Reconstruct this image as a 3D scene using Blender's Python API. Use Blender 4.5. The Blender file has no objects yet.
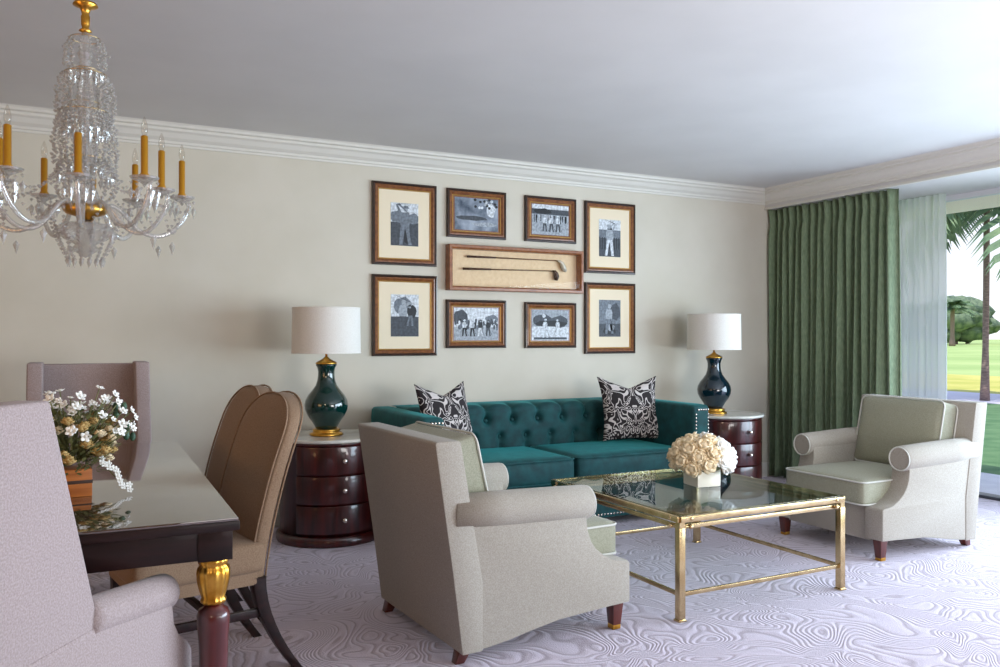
import bpy, bmesh, math, random
from mathutils import Vector, Matrix
PI = math.pi
sc = bpy.context.scene
col = sc.collection
rnd = random.Random(7)

def C(r, g, b):
    f = lambda c: ((c/255+0.055)/1.055)**2.4 if c > 10 else c/255/12.92
    return (f(r), f(g), f(b), 1.0)

# ------------------------------------------------------------------ camera
CAM_H = 1.22
cam_d = bpy.data.cameras.new('camera'); cam = bpy.data.objects.new('camera', cam_d); col.objects.link(cam)
cam.location = (0, 0, CAM_H)
cam.rotation_euler = (PI/2, 0, -math.radians(27.3))
cam_d.sensor_width = 36; cam_d.lens = 0.830*36; cam_d.shift_y = 0.0035
cam_d.clip_end = 1000; cam_d.clip_start = 0.02
sc.camera = cam

# ------------------------------------------------------------------ view, world, lights
sc.view_settings.view_transform = 'Standard'
sc.view_settings.look = 'None'
sc.view_settings.gamma = 1.0
sc.view_settings.use_curve_mapping = False
sc.view_settings.exposure = 0.0
sc.cycles.max_bounces = 10
sc.cycles.transparent_max_bounces = 48
sc.cycles.sample_clamp_indirect = 6.0
sc.cycles.use_denoising = True
sc.cycles.caustics_reflective = False
sc.cycles.caustics_refractive = False

w = bpy.data.worlds.new('world'); sc.world = w; w.use_nodes = True
nt = w.node_tree; bg = nt.nodes['Background']
tc = nt.nodes.new('ShaderNodeTexCoord'); sp = nt.nodes.new('ShaderNodeSeparateXYZ'); cr = nt.nodes.new('ShaderNodeValToRGB')
nt.links.new(tc.outputs['Generated'], sp.inputs[0]); nt.links.new(sp.outputs['Z'], cr.inputs[0]); nt.links.new(cr.outputs[0], bg.inputs[0])
cr.color_ramp.elements[0].position = 0.0; cr.color_ramp.elements[0].color = C(248, 250, 255)
cr.color_ramp.elements[1].position = 0.6; cr.color_ramp.elements[1].color = C(180, 205, 245)
bg.inputs[1].default_value = 1.25

def lamp(name, kind, loc, direction, energy, color, **kw):
    d = bpy.data.lights.new(name, kind); o = bpy.data.objects.new(name, d); col.objects.link(o)
    o.location = loc; o.rotation_euler = Vector(direction).to_track_quat('-Z', 'Y').to_euler()
    d.energy = energy; d.color = color
    for k, v in kw.items(): setattr(d, k, v)
    return o
# late-morning sun, high behind the building: it lights the lawn and never comes in under the roof
lamp('sun', 'SUN', (0, 0, 8), (0.30, 0.35, -0.88), 4.0, (1, 0.96, 0.88), angle=0.01)
# daylight through the long glass front to the right of the frame
lamp('window_daylight', 'AREA', (5.85, 0.95, 1.10), (-1, 0.20, -0.10), 250, (0.66, 0.83, 1.0), shape='RECTANGLE', size=5.0, size_y=1.7, spread=math.radians(150))
# fill panel added behind the camera; no opening is built there
lamp('rear_fill', 'AREA', (3.4, -3.3, 1.3), (-0.1, 1, 0.1), 36, (0.95, 0.96, 1.0), shape='RECTANGLE', size=3.6, size_y=1.8)
# upward panel added to brighten the middle of the ceiling
lamp('ceiling_fill', 'AREA', (3.0, -0.5, 0.9), (0.20, 0.80, 1.0), 78, (1.0, 0.98, 0.95), shape='RECTANGLE', size=1.4, size_y=1.4)
# warm softbox behind the camera
lamp('softbox', 'AREA', (-1.35, -2.0, 2.25), (0.50, 2.0, -0.22), 20, (1.0, 0.78, 0.52), shape='RECTANGLE', size=0.6, size_y=0.6)
# added warm fill from the left, to brown the shaded chair backs
lamp('warm_fill', 'AREA', (-3.0, 1.3, 1.1), (1, 0.18, -0.2), 30, (1.0, 0.60, 0.30), shape='RECTANGLE', size=2.0, size_y=1.6)

# ------------------------------------------------------------------ materials
def newmat(name):
    m = bpy.data.materials.new(name); m.use_nodes = True
    return m, m.node_tree, m.node_tree.nodes['Principled BSDF']
def N(nt, t, **kw):
    n = nt.nodes.new(t)
    for k, v in kw.items():
        if k in n.inputs: n.inputs[k].default_value = v
        else: setattr(n, k, v)
    return n
def plain(name, c, rough=0.5, metal=0.0, coat=0.0, spec=0.5, sheen=0.0, ior=1.5):
    m, nt, b = newmat(name)
    b.inputs['Base Color'].default_value = c; b.inputs['Roughness'].default_value = rough
    b.inputs['Metallic'].default_value = metal; b.inputs['Coat Weight'].default_value = coat
    b.inputs['Coat Roughness'].default_value = 0.05
    b.inputs['Specular IOR Level'].default_value = spec; b.inputs['Sheen Weight'].default_value = sheen
    b.inputs['IOR'].default_value = ior
    return m
def mottled(name, c1, c2, scale=20, rough=0.5, metal=0.0, coat=0.0, bump=0.0, bscale=200, stretch=(1, 1, 1), sheen=0.0, detail=4, spec=0.5, lo=0.35, hi=0.65, dist=0.003):
    m, nt, b = newmat(name)
    tc = N(nt, 'ShaderNodeTexCoord'); mp = N(nt, 'ShaderNodeMapping'); mp.inputs['Scale'].default_value = stretch
    nz = N(nt, 'ShaderNodeTexNoise', Scale=scale, Detail=detail); r = N(nt, 'ShaderNodeValToRGB')
    r.color_ramp.elements[0].color = c1; r.color_ramp.elements[1].color = c2
    r.color_ramp.elements[0].position = lo; r.color_ramp.elements[1].position = hi
    L = nt.links.new
    L(tc.outputs['Object'], mp.inputs[0]); L(mp.outputs[0], nz.inputs['Vector']); L(nz.outputs[0], r.inputs[0]); L(r.outputs[0], b.inputs['Base Color'])
    b.inputs['Roughness'].default_value = rough; b.inputs['Metallic'].default_value = metal
    b.inputs['Coat Weight'].default_value = coat; b.inputs['Coat Roughness'].default_value = 0.06
    b.inputs['Sheen Weight'].default_value = sheen; b.inputs['Sheen Roughness'].default_value = 0.4
    b.inputs['Specular IOR Level'].default_value = spec
    if bump:
        n2 = N(nt, 'ShaderNodeTexNoise', Scale=bscale, Detail=2); bp = N(nt, 'ShaderNodeBump', Strength=bump, Distance=dist)
        L(mp.outputs[0], n2.inputs['Vector']); L(n2.outputs[0], bp.inputs['Height']); L(bp.outputs[0], b.inputs['Normal'])
    return m
def schlick(nt, f0):
    # reflectance that reads the same from both sides of a surface
    g = N(nt, 'ShaderNodeNewGeometry'); d = N(nt, 'ShaderNodeVectorMath', operation='DOT_PRODUCT'); L = nt.links.new
    L(g.outputs['Incoming'], d.inputs[0]); L(g.outputs['Normal'], d.inputs[1])
    a = N(nt, 'ShaderNodeMath', operation='ABSOLUTE'); L(d.outputs['Value'], a.inputs[0])
    b = N(nt, 'ShaderNodeMath', operation='SUBTRACT'); b.inputs[0].default_value = 1.0; L(a.outputs[0], b.inputs[1])
    p = N(nt, 'ShaderNodeMath', operation='POWER'); p.inputs[1].default_value = 5.0; L(b.outputs[0], p.inputs[0])
    m_ = N(nt, 'ShaderNodeMath', operation='MULTIPLY_ADD'); m_.inputs[1].default_value = 1-f0; m_.inputs[2].default_value = f0; L(p.outputs[0], m_.inputs[0])
    return m_
def thin_glass(name, tint=(1, 1, 1, 1), ior=1.5, rough=0.0):
    m = bpy.data.materials.new(name); m.use_nodes = True; nt = m.node_tree
    for n in list(nt.nodes): nt.nodes.remove(n)
    out = N(nt, 'ShaderNodeOutputMaterial'); mx = N(nt, 'ShaderNodeMixShader'); fr = schlick(nt, ((ior-1)/(ior+1))**2)
    tr = N(nt, 'ShaderNodeBsdfTransparent', Color=tint); gl = N(nt, 'ShaderNodeBsdfGlossy', Roughness=rough)
    L = nt.links.new
    L(fr.outputs[0], mx.inputs[0]); L(tr.outputs[0], mx.inputs[1]); L(gl.outputs[0], mx.inputs[2]); L(mx.outputs[0], out.inputs[0])
    return m

M = {}
M['wall'] = mottled('wall_plaster', C(208, 202, 186), C(213, 207, 192), 3, 0.75, bump=0.05, bscale=150)
M['wall_brown'] = mottled('umber_wall', C(132, 98, 66), C(142, 108, 76), 3, 0.8)  # brown chosen for the unseen walls to dim and warm the bounce
M['ceiling'] = mottled('ceiling_paint', C(208, 206, 204), C(213, 211, 209), 2, 0.8)
M['crown'] = plain('crown_paint', C(218, 215, 206), 0.5)
M['fabric'] = mottled('oatmeal_weave', C(152, 145, 134), C(172, 165, 154), 260, 0.92, bump=0.35, bscale=420, sheen=0.15, detail=2)
M['fabric_in'] = mottled('sage_weave', C(142, 142, 122), C(164, 163, 144), 300, 0.92, bump=0.3, bscale=420, sheen=0.15, detail=2)
M['piping'] = plain('pale_piping', C(205, 204, 196), 0.8)
M['linen'] = mottled('dining_linen', C(154, 138, 136), C(176, 160, 158), 240, 0.9, bump=0.3, bscale=380, sheen=0.1, detail=2)
M['tan'] = mottled('tan_upholstery', C(136, 110, 86), C(154, 128, 103), 240, 0.85, bump=0.2, bscale=380, sheen=0.1, detail=2)
M['velvet'] = mottled('teal_velvet', C(2, 54, 58), C(8, 76, 78), 14, 0.75, sheen=0.45, bump=0.1, bscale=300)
M['velvet'].node_tree.nodes['Principled BSDF'].inputs['Sheen Tint'].default_value = C(60, 190, 190)
M['mahogany'] = mottled('mahogany', C(38, 8, 8), C(78, 20, 18), 5, 0.3, coat=0.7, stretch=(6, 6, 0.6))
M['mahogany_light'] = mottled('mahogany_leg', C(70, 22, 14), C(96, 36, 22), 8, 0.3, coat=0.6, stretch=(6, 6, 0.8))
M['ebony'] = mottled('dark_stain', C(20, 8, 8), C(40, 16, 14), 5, 0.4, coat=0.15, spec=0.3, stretch=(1, 6, 6))
M['redleg'] = mottled('oxblood_column', C(58, 10, 12), C(92, 22, 22), 6, 0.28, coat=0.8, stretch=(5, 5, 0.5))
M['gold'] = mottled('gilt', C(196, 138, 48), C(226, 176, 84), 30, 0.28, metal=1.0)
M['brass'] = mottled('aged_brass', C(186, 158, 112), C(214, 190, 146), 12, 0.22, metal=1.0)
M['nickel'] = plain('knob_nickel', C(225, 215, 205), 0.25, 1.0)
M['marble'] = mottled('white_marble', C(200, 198, 188), C(236, 234, 226), 5, 0.12, detail=8)
M['emerald'] = plain('emerald_ceramic', C(2, 44, 40), 0.06, 0, 0.8)
M['navyglaze'] = plain('deep_teal_ceramic', C(6, 32, 44), 0.08, 0, 0.8)
M['shade'] = mottled('shade_linen', C(226, 222, 214), C(236, 233, 226), 200, 0.9)
M['glass'] = thin_glass('clear_glass', (0.93, 0.97, 0.95, 1), 1.5)
M['table_glass'] = thin_glass('coffee_glass', (0.78, 0.86, 0.83, 1), 1.62)
M['pane'] = thin_glass('window_glass', (1, 1, 1, 1), 1.15)
M['glaze'] = thin_glass('picture_glass', (1, 1, 1, 1), 1.2)
M['frame_dark'] = mottled('walnut_frame', C(34, 20, 12), C(58, 34, 20), 30, 0.35, coat=0.4)
M['frame_brown'] = mottled('amber_moulding', C(112, 66, 34), C(140, 88, 48), 40, 0.35, coat=0.3)
M['frame_box'] = mottled('chestnut_box_frame', C(128, 74, 40), C(156, 98, 56), 30, 0.4, coat=0.3)
M['frame_gold'] = plain('gilt_lip', C(214, 170, 100), 0.35, 0.7)
M['mat'] = plain('cream_mat', C(238, 224, 196), 0.9)
M['backing'] = mottled('linen_backing', C(228, 200, 160), C(236, 210, 172), 40, 0.9)
for i, g in enumerate([(22, 25, 30), (62, 68, 76), (108, 116, 126), (156, 164, 172), (208, 214, 220)]):
    M['g%d' % i] = mottled('print_grey_%d' % i, C(*[int(q*0.84) for q in g]), C(*[min(255, int(q*1.10)+5) for q in g]), 55, 0.6, detail=5)
M['pwater'] = mottled('print_shore', C(52, 66, 84), C(160, 170, 184), 9, 0.6, detail=6)
M['pturf'] = mottled('print_turf', C(62, 68, 72), C(112, 118, 122), 60, 0.6)
M['cream_rose'] = mottled('cream_petals', C(232, 208, 168), C(242, 224, 190), 30, 0.6)
M['white_rose'] = mottled('white_petals', C(244, 242, 236), C(252, 251, 246), 30, 0.6)
M['lime_rose'] = mottled('lime_petals', C(196, 206, 110), C(226, 230, 168), 30, 0.6)
M['whitebox'] = plain('white_glazed_box', C(240, 232, 214), 0.15)
M['leaf'] = mottled('olive_leaf', C(84, 92, 52), C(128, 128, 78), 30, 0.6)
M['leaf_dark'] = mottled('dark_leaf', C(36, 70, 50), C(62, 96, 70), 30, 0.5)
M['straw'] = mottled('straw_bloom', C(176, 142, 82), C(206, 176, 116), 60, 0.8)
M['cedar'] = mottled('cedar_planter', C(168, 92, 34), C(196, 116, 50), 8, 0.5, stretch=(1, 1, 8))
M['band'] = plain('dark_band', C(60, 36, 24), 0.5)
M['shaft'] = mottled('hickory', C(92, 60, 30), C(120, 82, 44), 30, 0.4)
M['grip'] = plain('leather_grip', C(70, 44, 30), 0.8)
M['iron'] = plain('club_iron', C(206, 200, 184), 0.4, 0.3)
M['persimmon'] = plain('club_wood_head', C(66, 44, 30), 0.35)
M['candle'] = plain('gilt_candle_sleeve', C(206, 148, 40), 0.35, 0.6)
M['curtain'] = mottled('green_drapery', C(102, 120, 92), C(126, 142, 112), 120, 0.8, sheen=0.3, stretch=(1, 1, 0.2))
M['track'] = plain('window_track', C(90, 92, 98), 0.35, 0.6)
M['alu'] = plain('white_frame_paint', C(220, 222, 226), 0.4)
M['patio'] = mottled('patio_paving', C(214, 212, 222), C(230, 228, 236), 4, 0.7)
M['lawn'] = mottled('garden_grass', C(72, 112, 70), C(102, 136, 92), 3, 0.9, detail=8)
M['fairway'] = mottled('fairway_grass', C(150, 176, 104), C(180, 198, 128), 0.12, 0.9, detail=8)
M['rough'] = mottled('dry_grass', C(176, 176, 80), C(206, 196, 110), 0.6, 0.9, detail=8)
M['path'] = mottled('cart_path', C(208, 200, 218), C(222, 214, 228), 2, 0.8)
M['eave'] = plain('cream_eave', C(252, 240, 220), 0.7)
M['bark'] = mottled('palm_bark', C(120, 98, 96), C(160, 138, 130), 12, 0.9, stretch=(1, 1, 5), bump=0.4, bscale=20)
M['frond'] = mottled('palm_frond', C(74, 104, 76), C(118, 142, 104), 3, 0.6)
M['tree'] = mottled('tree_canopy', C(76, 96, 80), C(126, 142, 114), 1.2, 0.9, detail=8)
M['bulb'] = thin_glass('bulb_glass', (0.95, 0.93, 0.9, 1), 1.6)
# cut crystal: mostly clear, strong facets, a little milky scatter
m = bpy.data.materials.new('cut_crystal'); m.use_nodes = True; nt = m.node_tree
for n in list(nt.nodes): nt.nodes.remove(n)
out = N(nt, 'ShaderNodeOutputMaterial'); mx = N(nt, 'ShaderNodeMixShader'); fr = schlick(nt, 0.20)
tr = N(nt, 'ShaderNodeBsdfTransparent', Color=(0.88, 0.87, 0.86, 1)); gl = N(nt, 'ShaderNodeBsdfGlossy', Roughness=0.03)
df = N(nt, 'ShaderNodeBsdfDiffuse', Color=(0.9, 0.88, 0.84, 1)); m2 = N(nt, 'ShaderNodeMixShader'); m2.inputs[0].default_value = 0.24
L = nt.links.new
L(tr.outputs[0], m2.inputs[1]); L(df.outputs[0], m2.inputs[2]); L(fr.outputs[0], mx.inputs[0]); L(m2.outputs[0], mx.inputs[1]); L(gl.outputs[0], mx.inputs[2]); L(mx.outputs[0], out.inputs[0])
M['crystal'] = m
# sheer voile
m = bpy.data.materials.new('sheer_voile'); m.use_nodes = True; nt = m.node_tree
for n in list(nt.nodes): nt.nodes.remove(n)
out = N(nt, 'ShaderNodeOutputMaterial'); mx = N(nt, 'ShaderNodeMixShader'); mx.inputs[0].default_value = 0.9
tr = N(nt, 'ShaderNodeBsdfTransparent'); m2 = N(nt, 'ShaderNodeMixShader'); m2.inputs[0].default_value = 0.8
df = N(nt, 'ShaderNodeBsdfDiffuse', Color=C(252, 253, 255)); tl = N(nt, 'ShaderNodeBsdfTranslucent', Color=C(246, 248, 252))
L = nt.links.new
L(df.outputs[0], m2.inputs[1]); L(tl.outputs[0], m2.inputs[2]); L(tr.outputs[0], mx.inputs[1]); L(m2.outputs[0], mx.inputs[2]); L(mx.outputs[0], out.inputs[0])
M['sheer'] = m
# polished dining table top under plate glass
M['tabletop'] = plain('polished_top', C(62, 44, 34), 0.04, 0, 1.0, spec=1.0, ior=1.9)
# damask cushion: mirrored scrollwork
m, nt, b = newmat('damask_print'); L = nt.links.new
tc = N(nt, 'ShaderNodeTexCoord'); sx = N(nt, 'ShaderNodeSeparateXYZ'); ab = N(nt, 'ShaderNodeMath', operation='ABSOLUTE'); cx = N(nt, 'ShaderNodeCombineXYZ')
L(tc.outputs['Object'], sx.inputs[0]); L(sx.outputs['X'], ab.inputs[0]); L(ab.outputs[0], cx.inputs['X']); L(sx.outputs['Z'], cx.inputs['Z'])
nz = N(nt, 'ShaderNodeTexNoise', Scale=9.0, Detail=1.0, Distortion=1.4); L(cx.outputs[0], nz.inputs['Vector'])
ml = N(nt, 'ShaderNodeMath', operation='MULTIPLY'); ml.inputs[1].default_value = 46; L(nz.outputs[0], ml.inputs[0])
si = N(nt, 'ShaderNodeMath', operation='SINE'); L(ml.outputs[0], si.inputs[0])
r = N(nt, 'ShaderNodeValToRGB'); r.color_ramp.elements[0].position = 0.40; r.color_ramp.elements[1].position = 0.62
r.color_ramp.elements[0].color = C(34, 26, 28); r.color_ramp.elements[1].color = C(206, 198, 194)
L(si.outputs[0], r.inputs[0]); L(r.outputs[0], b.inputs['Base Color']); b.inputs['Roughness'].default_value = 0.85
M['damask'] = m
# carpet: lilac-grey with carved swirl lines
m, nt, b = newmat('swirl_carpet'); L = nt.links.new
tc = N(nt, 'ShaderNodeTexCoord')
nz = N(nt, 'ShaderNodeTexNoise', Scale=2.3, Detail=1.0, Distortion=0.9); L(tc.outputs['Object'], nz.inputs['Vector'])
ml = N(nt, 'ShaderNodeMath', operation='MULTIPLY'); ml.inputs[1].default_value = 180; L(nz.outputs[0], ml.inputs[0])
si = N(nt, 'ShaderNodeMath', operation='SINE'); L(ml.outputs[0], si.inputs[0])
r = N(nt, 'ShaderNodeValToRGB'); r.color_ramp.elements[0].position = 0.55; r.color_ramp.elements[1].position = 1.0
r.color_ramp.elements[0].color = C(202, 190, 204); r.color_ramp.elements[1].color = C(166, 152, 164)
L(si.outputs[0], r.inputs[0])
n2 = N(nt, 'ShaderNodeTexNoise', Scale=160.0, Detail=2.0); L(tc.outputs['Object'], n2.inputs['Vector'])
mr = N(nt, 'ShaderNodeMapRange'); mr.inputs['To Min'].default_value = 0.86; mr.inputs['To Max'].default_value = 1.12; L(n2.outputs[0], mr.inputs[0])
mc = N(nt, 'ShaderNodeVectorMath', operation='SCALE'); L(r.outputs[0], mc.inputs[0]); L(mr.outputs[0], mc.inputs['Scale']); L(mc.outputs[0], b.inputs['Base Color'])
b.inputs['Roughness'].default_value = 0.95; b.inputs['Sheen Weight'].default_value = 0.2
ad = N(nt, 'ShaderNodeMath', operation='MULTIPLY_ADD'); ad.inputs[1].default_value = -0.5; L(si.outputs[0], ad.inputs[0]); L(n2.outputs[0], ad.inputs[2])
bp = N(nt, 'ShaderNodeBump', Strength=0.35, Distance=0.008); L(ad.outputs[0], bp.inputs['Height']); L(bp.outputs[0], b.inputs['Normal'])
M['carpet'] = m

# ------------------------------------------------------------------ mesh helpers
class MB:
    def __init__(s): s.v = []; s.f = []; s.m = []; s.s = []
    def add(s, vs, fs, mi=0, smooth=False, T=None):
        o = len(s.v)
        s.v += [tuple(T @ Vector(p)) if T else tuple(p) for p in vs]
        for f in fs: s.f.append([i+o for i in f]); s.m.append(mi); s.s.append(smooth)
        return s
    def box(s, x0, x1, y0, y1, z0, z1, mi=0, T=None):
        vs = [(x, y, z) for z in (z0, z1) for y in (y0, y1) for x in (x0, x1)]
        return s.add(vs, [(0, 2, 3, 1), (4, 5, 7, 6), (0, 1, 5, 4), (2, 6, 7, 3), (0, 4, 6, 2), (1, 3, 7, 5)], mi, False, T)
    def hexa(s, bot, top, mi=0, smooth=False, T=None):
        return s.add(list(bot)+list(top), [(3, 2, 1, 0), (4, 5, 6, 7), (0, 1, 5, 4), (1, 2, 6, 5), (2, 3, 7, 6), (3, 0, 4, 7)], mi, smooth, T)
    def lathe(s, prof, n=32, c=(0, 0, 0), mi=0, smooth=True, caps=True, flute=None, T=None):
        vs = []; fs = []
        for r, z in prof:
            for k in range(n):
                a = 2*PI*k/n; rr = r*(1+flute*math.cos(a*n/4)) if flute else r
                vs.append((c[0]+rr*math.cos(a), c[1]+rr*math.sin(a), c[2]+z))
        for j in range(len(prof)-1):
            for k in range(n):
                k2 = (k+1) % n; fs.append((j*n+k, j*n+k2, (j+1)*n+k2, (j+1)*n+k))
        s.add(vs, fs, mi, smooth, T)
        if caps:
            o = len(s.v)-len(vs)
            if prof[0][0] > 1e-4: s.f.append([o+k for k in range(n)][::-1]); s.m.append(mi); s.s.append(False)
            if prof[-1][0] > 1e-4: s.f.append([o+(len(prof)-1)*n+k for k in range(n)]); s.m.append(mi); s.s.append(False)
        return s
    def tube(s, pts, r, n=8, mi=0, closed=False, T=None, smooth=True):
        pts = [Vector(p) for p in pts]; m_ = len(pts); rs = r if isinstance(r, (list, tuple)) else [r]*m_
        vs = []; prev = None
        for i, p in enumerate(pts):
            if closed: t = pts[(i+1) % m_]-pts[i-1]
            else: t = pts[min(i+1, m_-1)]-pts[max(i-1, 0)]
            t.normalize()
            if prev is None:
                a = Vector((0, 0, 1)) if abs(t.z) < 0.9 else Vector((1, 0, 0)); u = t.cross(a).normalized()
            else: u = (prev-t*prev.dot(t)).normalized()
            prev = u; w_ = t.cross(u)
            for k in range(n):
                a = 2*PI*k/n; vs.append(p+rs[i]*(math.cos(a)*u+math.sin(a)*w_))
        fs = []
        for i in range(m_ if closed else m_-1):
            i2 = (i+1) % m_
            for k in range(n): k2 = (k+1) % n; fs.append((i*n+k, i2*n+k, i2*n+k2, i*n+k2)[::-1])
        if not closed: fs.append(tuple(range(n))[::1]); fs.append(tuple((m_-1)*n+k for k in range(n))[::-1])
        return s.add(vs, fs, mi, smooth, T)
    def prism(s, poly, axis, a, b, mi=0, T=None):
        # poly in the two remaining axes order: axis x -> (y,z); y -> (x,z); z -> (x,y)
        def P(p, t): return (t, p[0], p[1]) if axis == 'x' else (p[0], t, p[1]) if axis == 'y' else (p[0], p[1], t)
        n = len(poly); vs = [P(p, a) for p in poly]+[P(p, b) for p in poly]
        fs = [tuple(range(n)), tuple(range(n, 2*n))[::-1]]+[(i, n+i, n+(i+1) % n, (i+1) % n) for i in range(n)]
        return s.add(vs, fs, mi, False, T)
    def soft(s, c, d, r=0.03, puff=(0, 0, 0), mi=0, T=None, n=9):
        h = Vector(d)/2; r = min(r, min(h)*0.999)
        ts = [math.sin((k/(n-1)*2-1)*PI/2) for k in range(n)]
        vs = []; fs = []
        for ax in range(3):
            for sg in (-1, 1):
                o = len(vs); a1, a2 = [(1, 2), (2, 0), (0, 1)][ax]
                for i in range(n):
                    for j in range(n):
                        p = [0, 0, 0]; p[ax] = sg; p[a1] = ts[i]; p[a2] = ts[j]
                        q = Vector([p[k]*h[k] for k in range(3)]); core = Vector([max(-(h[k]-r), min(h[k]-r, q[k])) for k in range(3)])
                        dd = q-core; q = core+dd.normalized()*r if dd.length > 1e-9 else q
                        for k in range(3):
                            if puff[k]: q[k] += puff[k]*(p[k] if k != ax else sg)*(1-p[(k+1) % 3]**2)*(1-p[(k+2) % 3]**2)
                        vs.append(Vector(c)+q)
                for i in range(n-1):
                    for j in range(n-1):
                        q = (o+i*n+j, o+(i+1)*n+j, o+(i+1)*n+j+1, o+i*n+j+1); fs.append(q if sg > 0 else q[::-1])
        return s.add(vs, fs, mi, True, T)
    def ball(s, c, r, nu=10, nv=7, mi=0, T=None, smooth=True, jit=0.0, rg=None):
        rx, ry, rz = r if isinstance(r, (tuple, list)) else (r, r, r); vs = []; fs = []
        for j in range(1, nv):
            ph = PI*j/nv
            for k in range(nu):
                a = 2*PI*k/nu; q = 1+(rg.uniform(-jit, jit) if jit else 0)
                vs.append((c[0]+rx*q*math.sin(ph)*math.cos(a), c[1]+ry*q*math.sin(ph)*math.sin(a), c[2]+rz*q*math.cos(ph)))
        t = len(vs); vs += [(c[0], c[1], c[2]+rz), (c[0], c[1], c[2]-rz)]
        for j in range(nv-2):
            for k in range(nu): k2 = (k+1) % nu; fs.append((j*nu+k, (j+1)*nu+k, (j+1)*nu+k2, j*nu+k2))
        for k in range(nu): k2 = (k+1) % nu; fs.append((t, k, k2)); fs.append((t+1, (nv-2)*nu+k2, (nv-2)*nu+k))
        return s.add(vs, fs, mi, smooth, T)
    def octa(s, c, r, h, mi=0):
        x, y, z = c; vs = [(x+r, y, z), (x, y+r, z), (x-r, y, z), (x, y-r, z), (x, y, z+h*0.45), (x, y, z-h)]
        return s.add(vs, [(0, 1, 4), (1, 2, 4), (2, 3, 4), (3, 0, 4), (1, 0, 5), (2, 1, 5), (3, 2, 5), (0, 3, 5)], mi)
    def grid(s, fn, nu, nv, mi=0, smooth=True, T=None, closed_u=False):
        vs = [fn(i/(nu-1) if not closed_u else i/nu, j/(nv-1)) for j in range(nv) for i in range(nu)]; fs = []
        for j in range(nv-1):
            for i in range(nu if closed_u else nu-1):
                i2 = (i+1) % nu; fs.append((j*nu+i, j*nu+i2, (j+1)*nu+i2, (j+1)*nu+i))
        return s.add(vs, fs, mi, smooth, T)
    def build(s, name, mats, parent=None, bevel=0.0, seg=2, loc=None, weld=True, solid=0.0):
        me = bpy.data.meshes.new(name); me.from_pydata([tuple(p) for p in s.v], [], s.f); me.validate(verbose=False)
        if not isinstance(mats, (list, tuple)): mats = [mats]
        for m_ in mats: me.materials.append(m_)
        if len(me.polygons) == len(s.f):
            me.polygons.foreach_set('material_index', s.m); me.polygons.foreach_set('use_smooth', s.s)
        bm = bmesh.new(); bm.from_mesh(me)
        if weld: bmesh.ops.remove_doubles(bm, verts=bm.verts, dist=1e-5)
        if bevel:
            es = [e for e in bm.edges if len(e.link_faces) == 2 and e.calc_face_angle(0) > 0.6]
            bmesh.ops.bevel(bm, geom=es, offset=bevel, segments=seg, affect='EDGES', profile=0.6, clamp_overlap=True)
            for f in bm.faces: f.smooth = True
        bmesh.ops.recalc_face_normals(bm, faces=bm.faces)
        bm.to_mesh(me); bm.free()
        if bevel:
            try: me.set_sharp_from_angle(angle=math.radians(40))
            except Exception: pass
        o = bpy.data.objects.new(name, me); col.objects.link(o)
        if parent: o.parent = parent
        if loc: o.location = loc
        if solid:
            md = o.modifiers.new('thickness', 'SOLIDIFY'); md.thickness = solid; md.offset = 0
        return o
def thing(name, label, cat, loc=(0, 0, 0), rz=0.0, group=None):
    o = bpy.data.objects.new(name, None); col.objects.link(o); o.empty_display_size = 0.1
    o.location = loc; o.rotation_euler = (0, 0, rz); o['label'] = label; o['category'] = cat
    if group: o['group'] = group
    return o
def tag(o, label, cat, group=None, kind=None):
    o['label'] = label; o['category'] = cat
    if group: o['group'] = group
    if kind: o['kind'] = kind
    return o
def struct(o, label=None):
    o['kind'] = 'structure'
    if label: o['label'] = label
    return o
def dup(root, label, loc=None, rz=None, group=None):
    def cp(o, par):
        c = o.copy(); col.objects.link(c); c.parent = par
        for ch in list(o.children): cp(ch, c)
        return c
    r_ = cp(root, None); r_['label'] = label
    if loc: r_.location = loc
    if rz is not None: r_.rotation_euler = (0, 0, rz)
    if group: r_['group'] = group
    return r_
def piping_loop(w_, h_, r, z, plane='xz', n=6, y=0):
    pts = []
    for cx_, cz_, a0 in ((w_/2-r, h_/2-r, 0), (-w_/2+r, h_/2-r, PI/2), (-w_/2+r, -h_/2+r, PI), (w_/2-r, -h_/2+r, 1.5*PI)):
        for k in range(n+1):
            a = a0+PI/2*k/n; p = (cx_+r*math.cos(a), cz_+r*math.sin(a))
            pts.append((p[0], y, z+p[1]) if plane == 'xz' else (p[0], y+p[1], z))
    return pts

# ------------------------------------------------------------------ room shell
H = 2.50; YB = 5.40; XP = 5.40; XW = 6.15; SOF = 2.335
struct(MB().box(-3.2, XW, -3.7, YB, -0.1, 0).build('floor', M['carpet']), 'lilac grey carpet with a swirling line pattern')
struct(MB().box(-3.2, XP, -3.7, YB, H, H+0.1).build('ceiling', M['ceiling']))
struct(MB().box(-3.2, XW+0.1, YB, YB+0.15, -0.1, H+0.1).build('wall_back', M['wall']))
struct(MB().box(-3.35, -3.2, -3.7, YB, -0.1, H+0.1).build('wall_left', M['wall_brown']))
struct(MB().box(-3.2, XW+0.1, -3.85, -3.7, -0.1, H+0.1).build('wall_front', M['wall_brown']))
struct(MB().box(XP, XW+0.12, -3.7, YB, SOF, H+0.1).build('trim_1', M['ceiling']), 'dropped soffit above the window')
struct(MB().box(XW-0.02, XW+0.12, 4.9, YB, 0, SOF).box(XW-0.02, XW+0.12, -3.7, -2.2, 0, SOF).build('wall_right', M['wall']))
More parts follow.
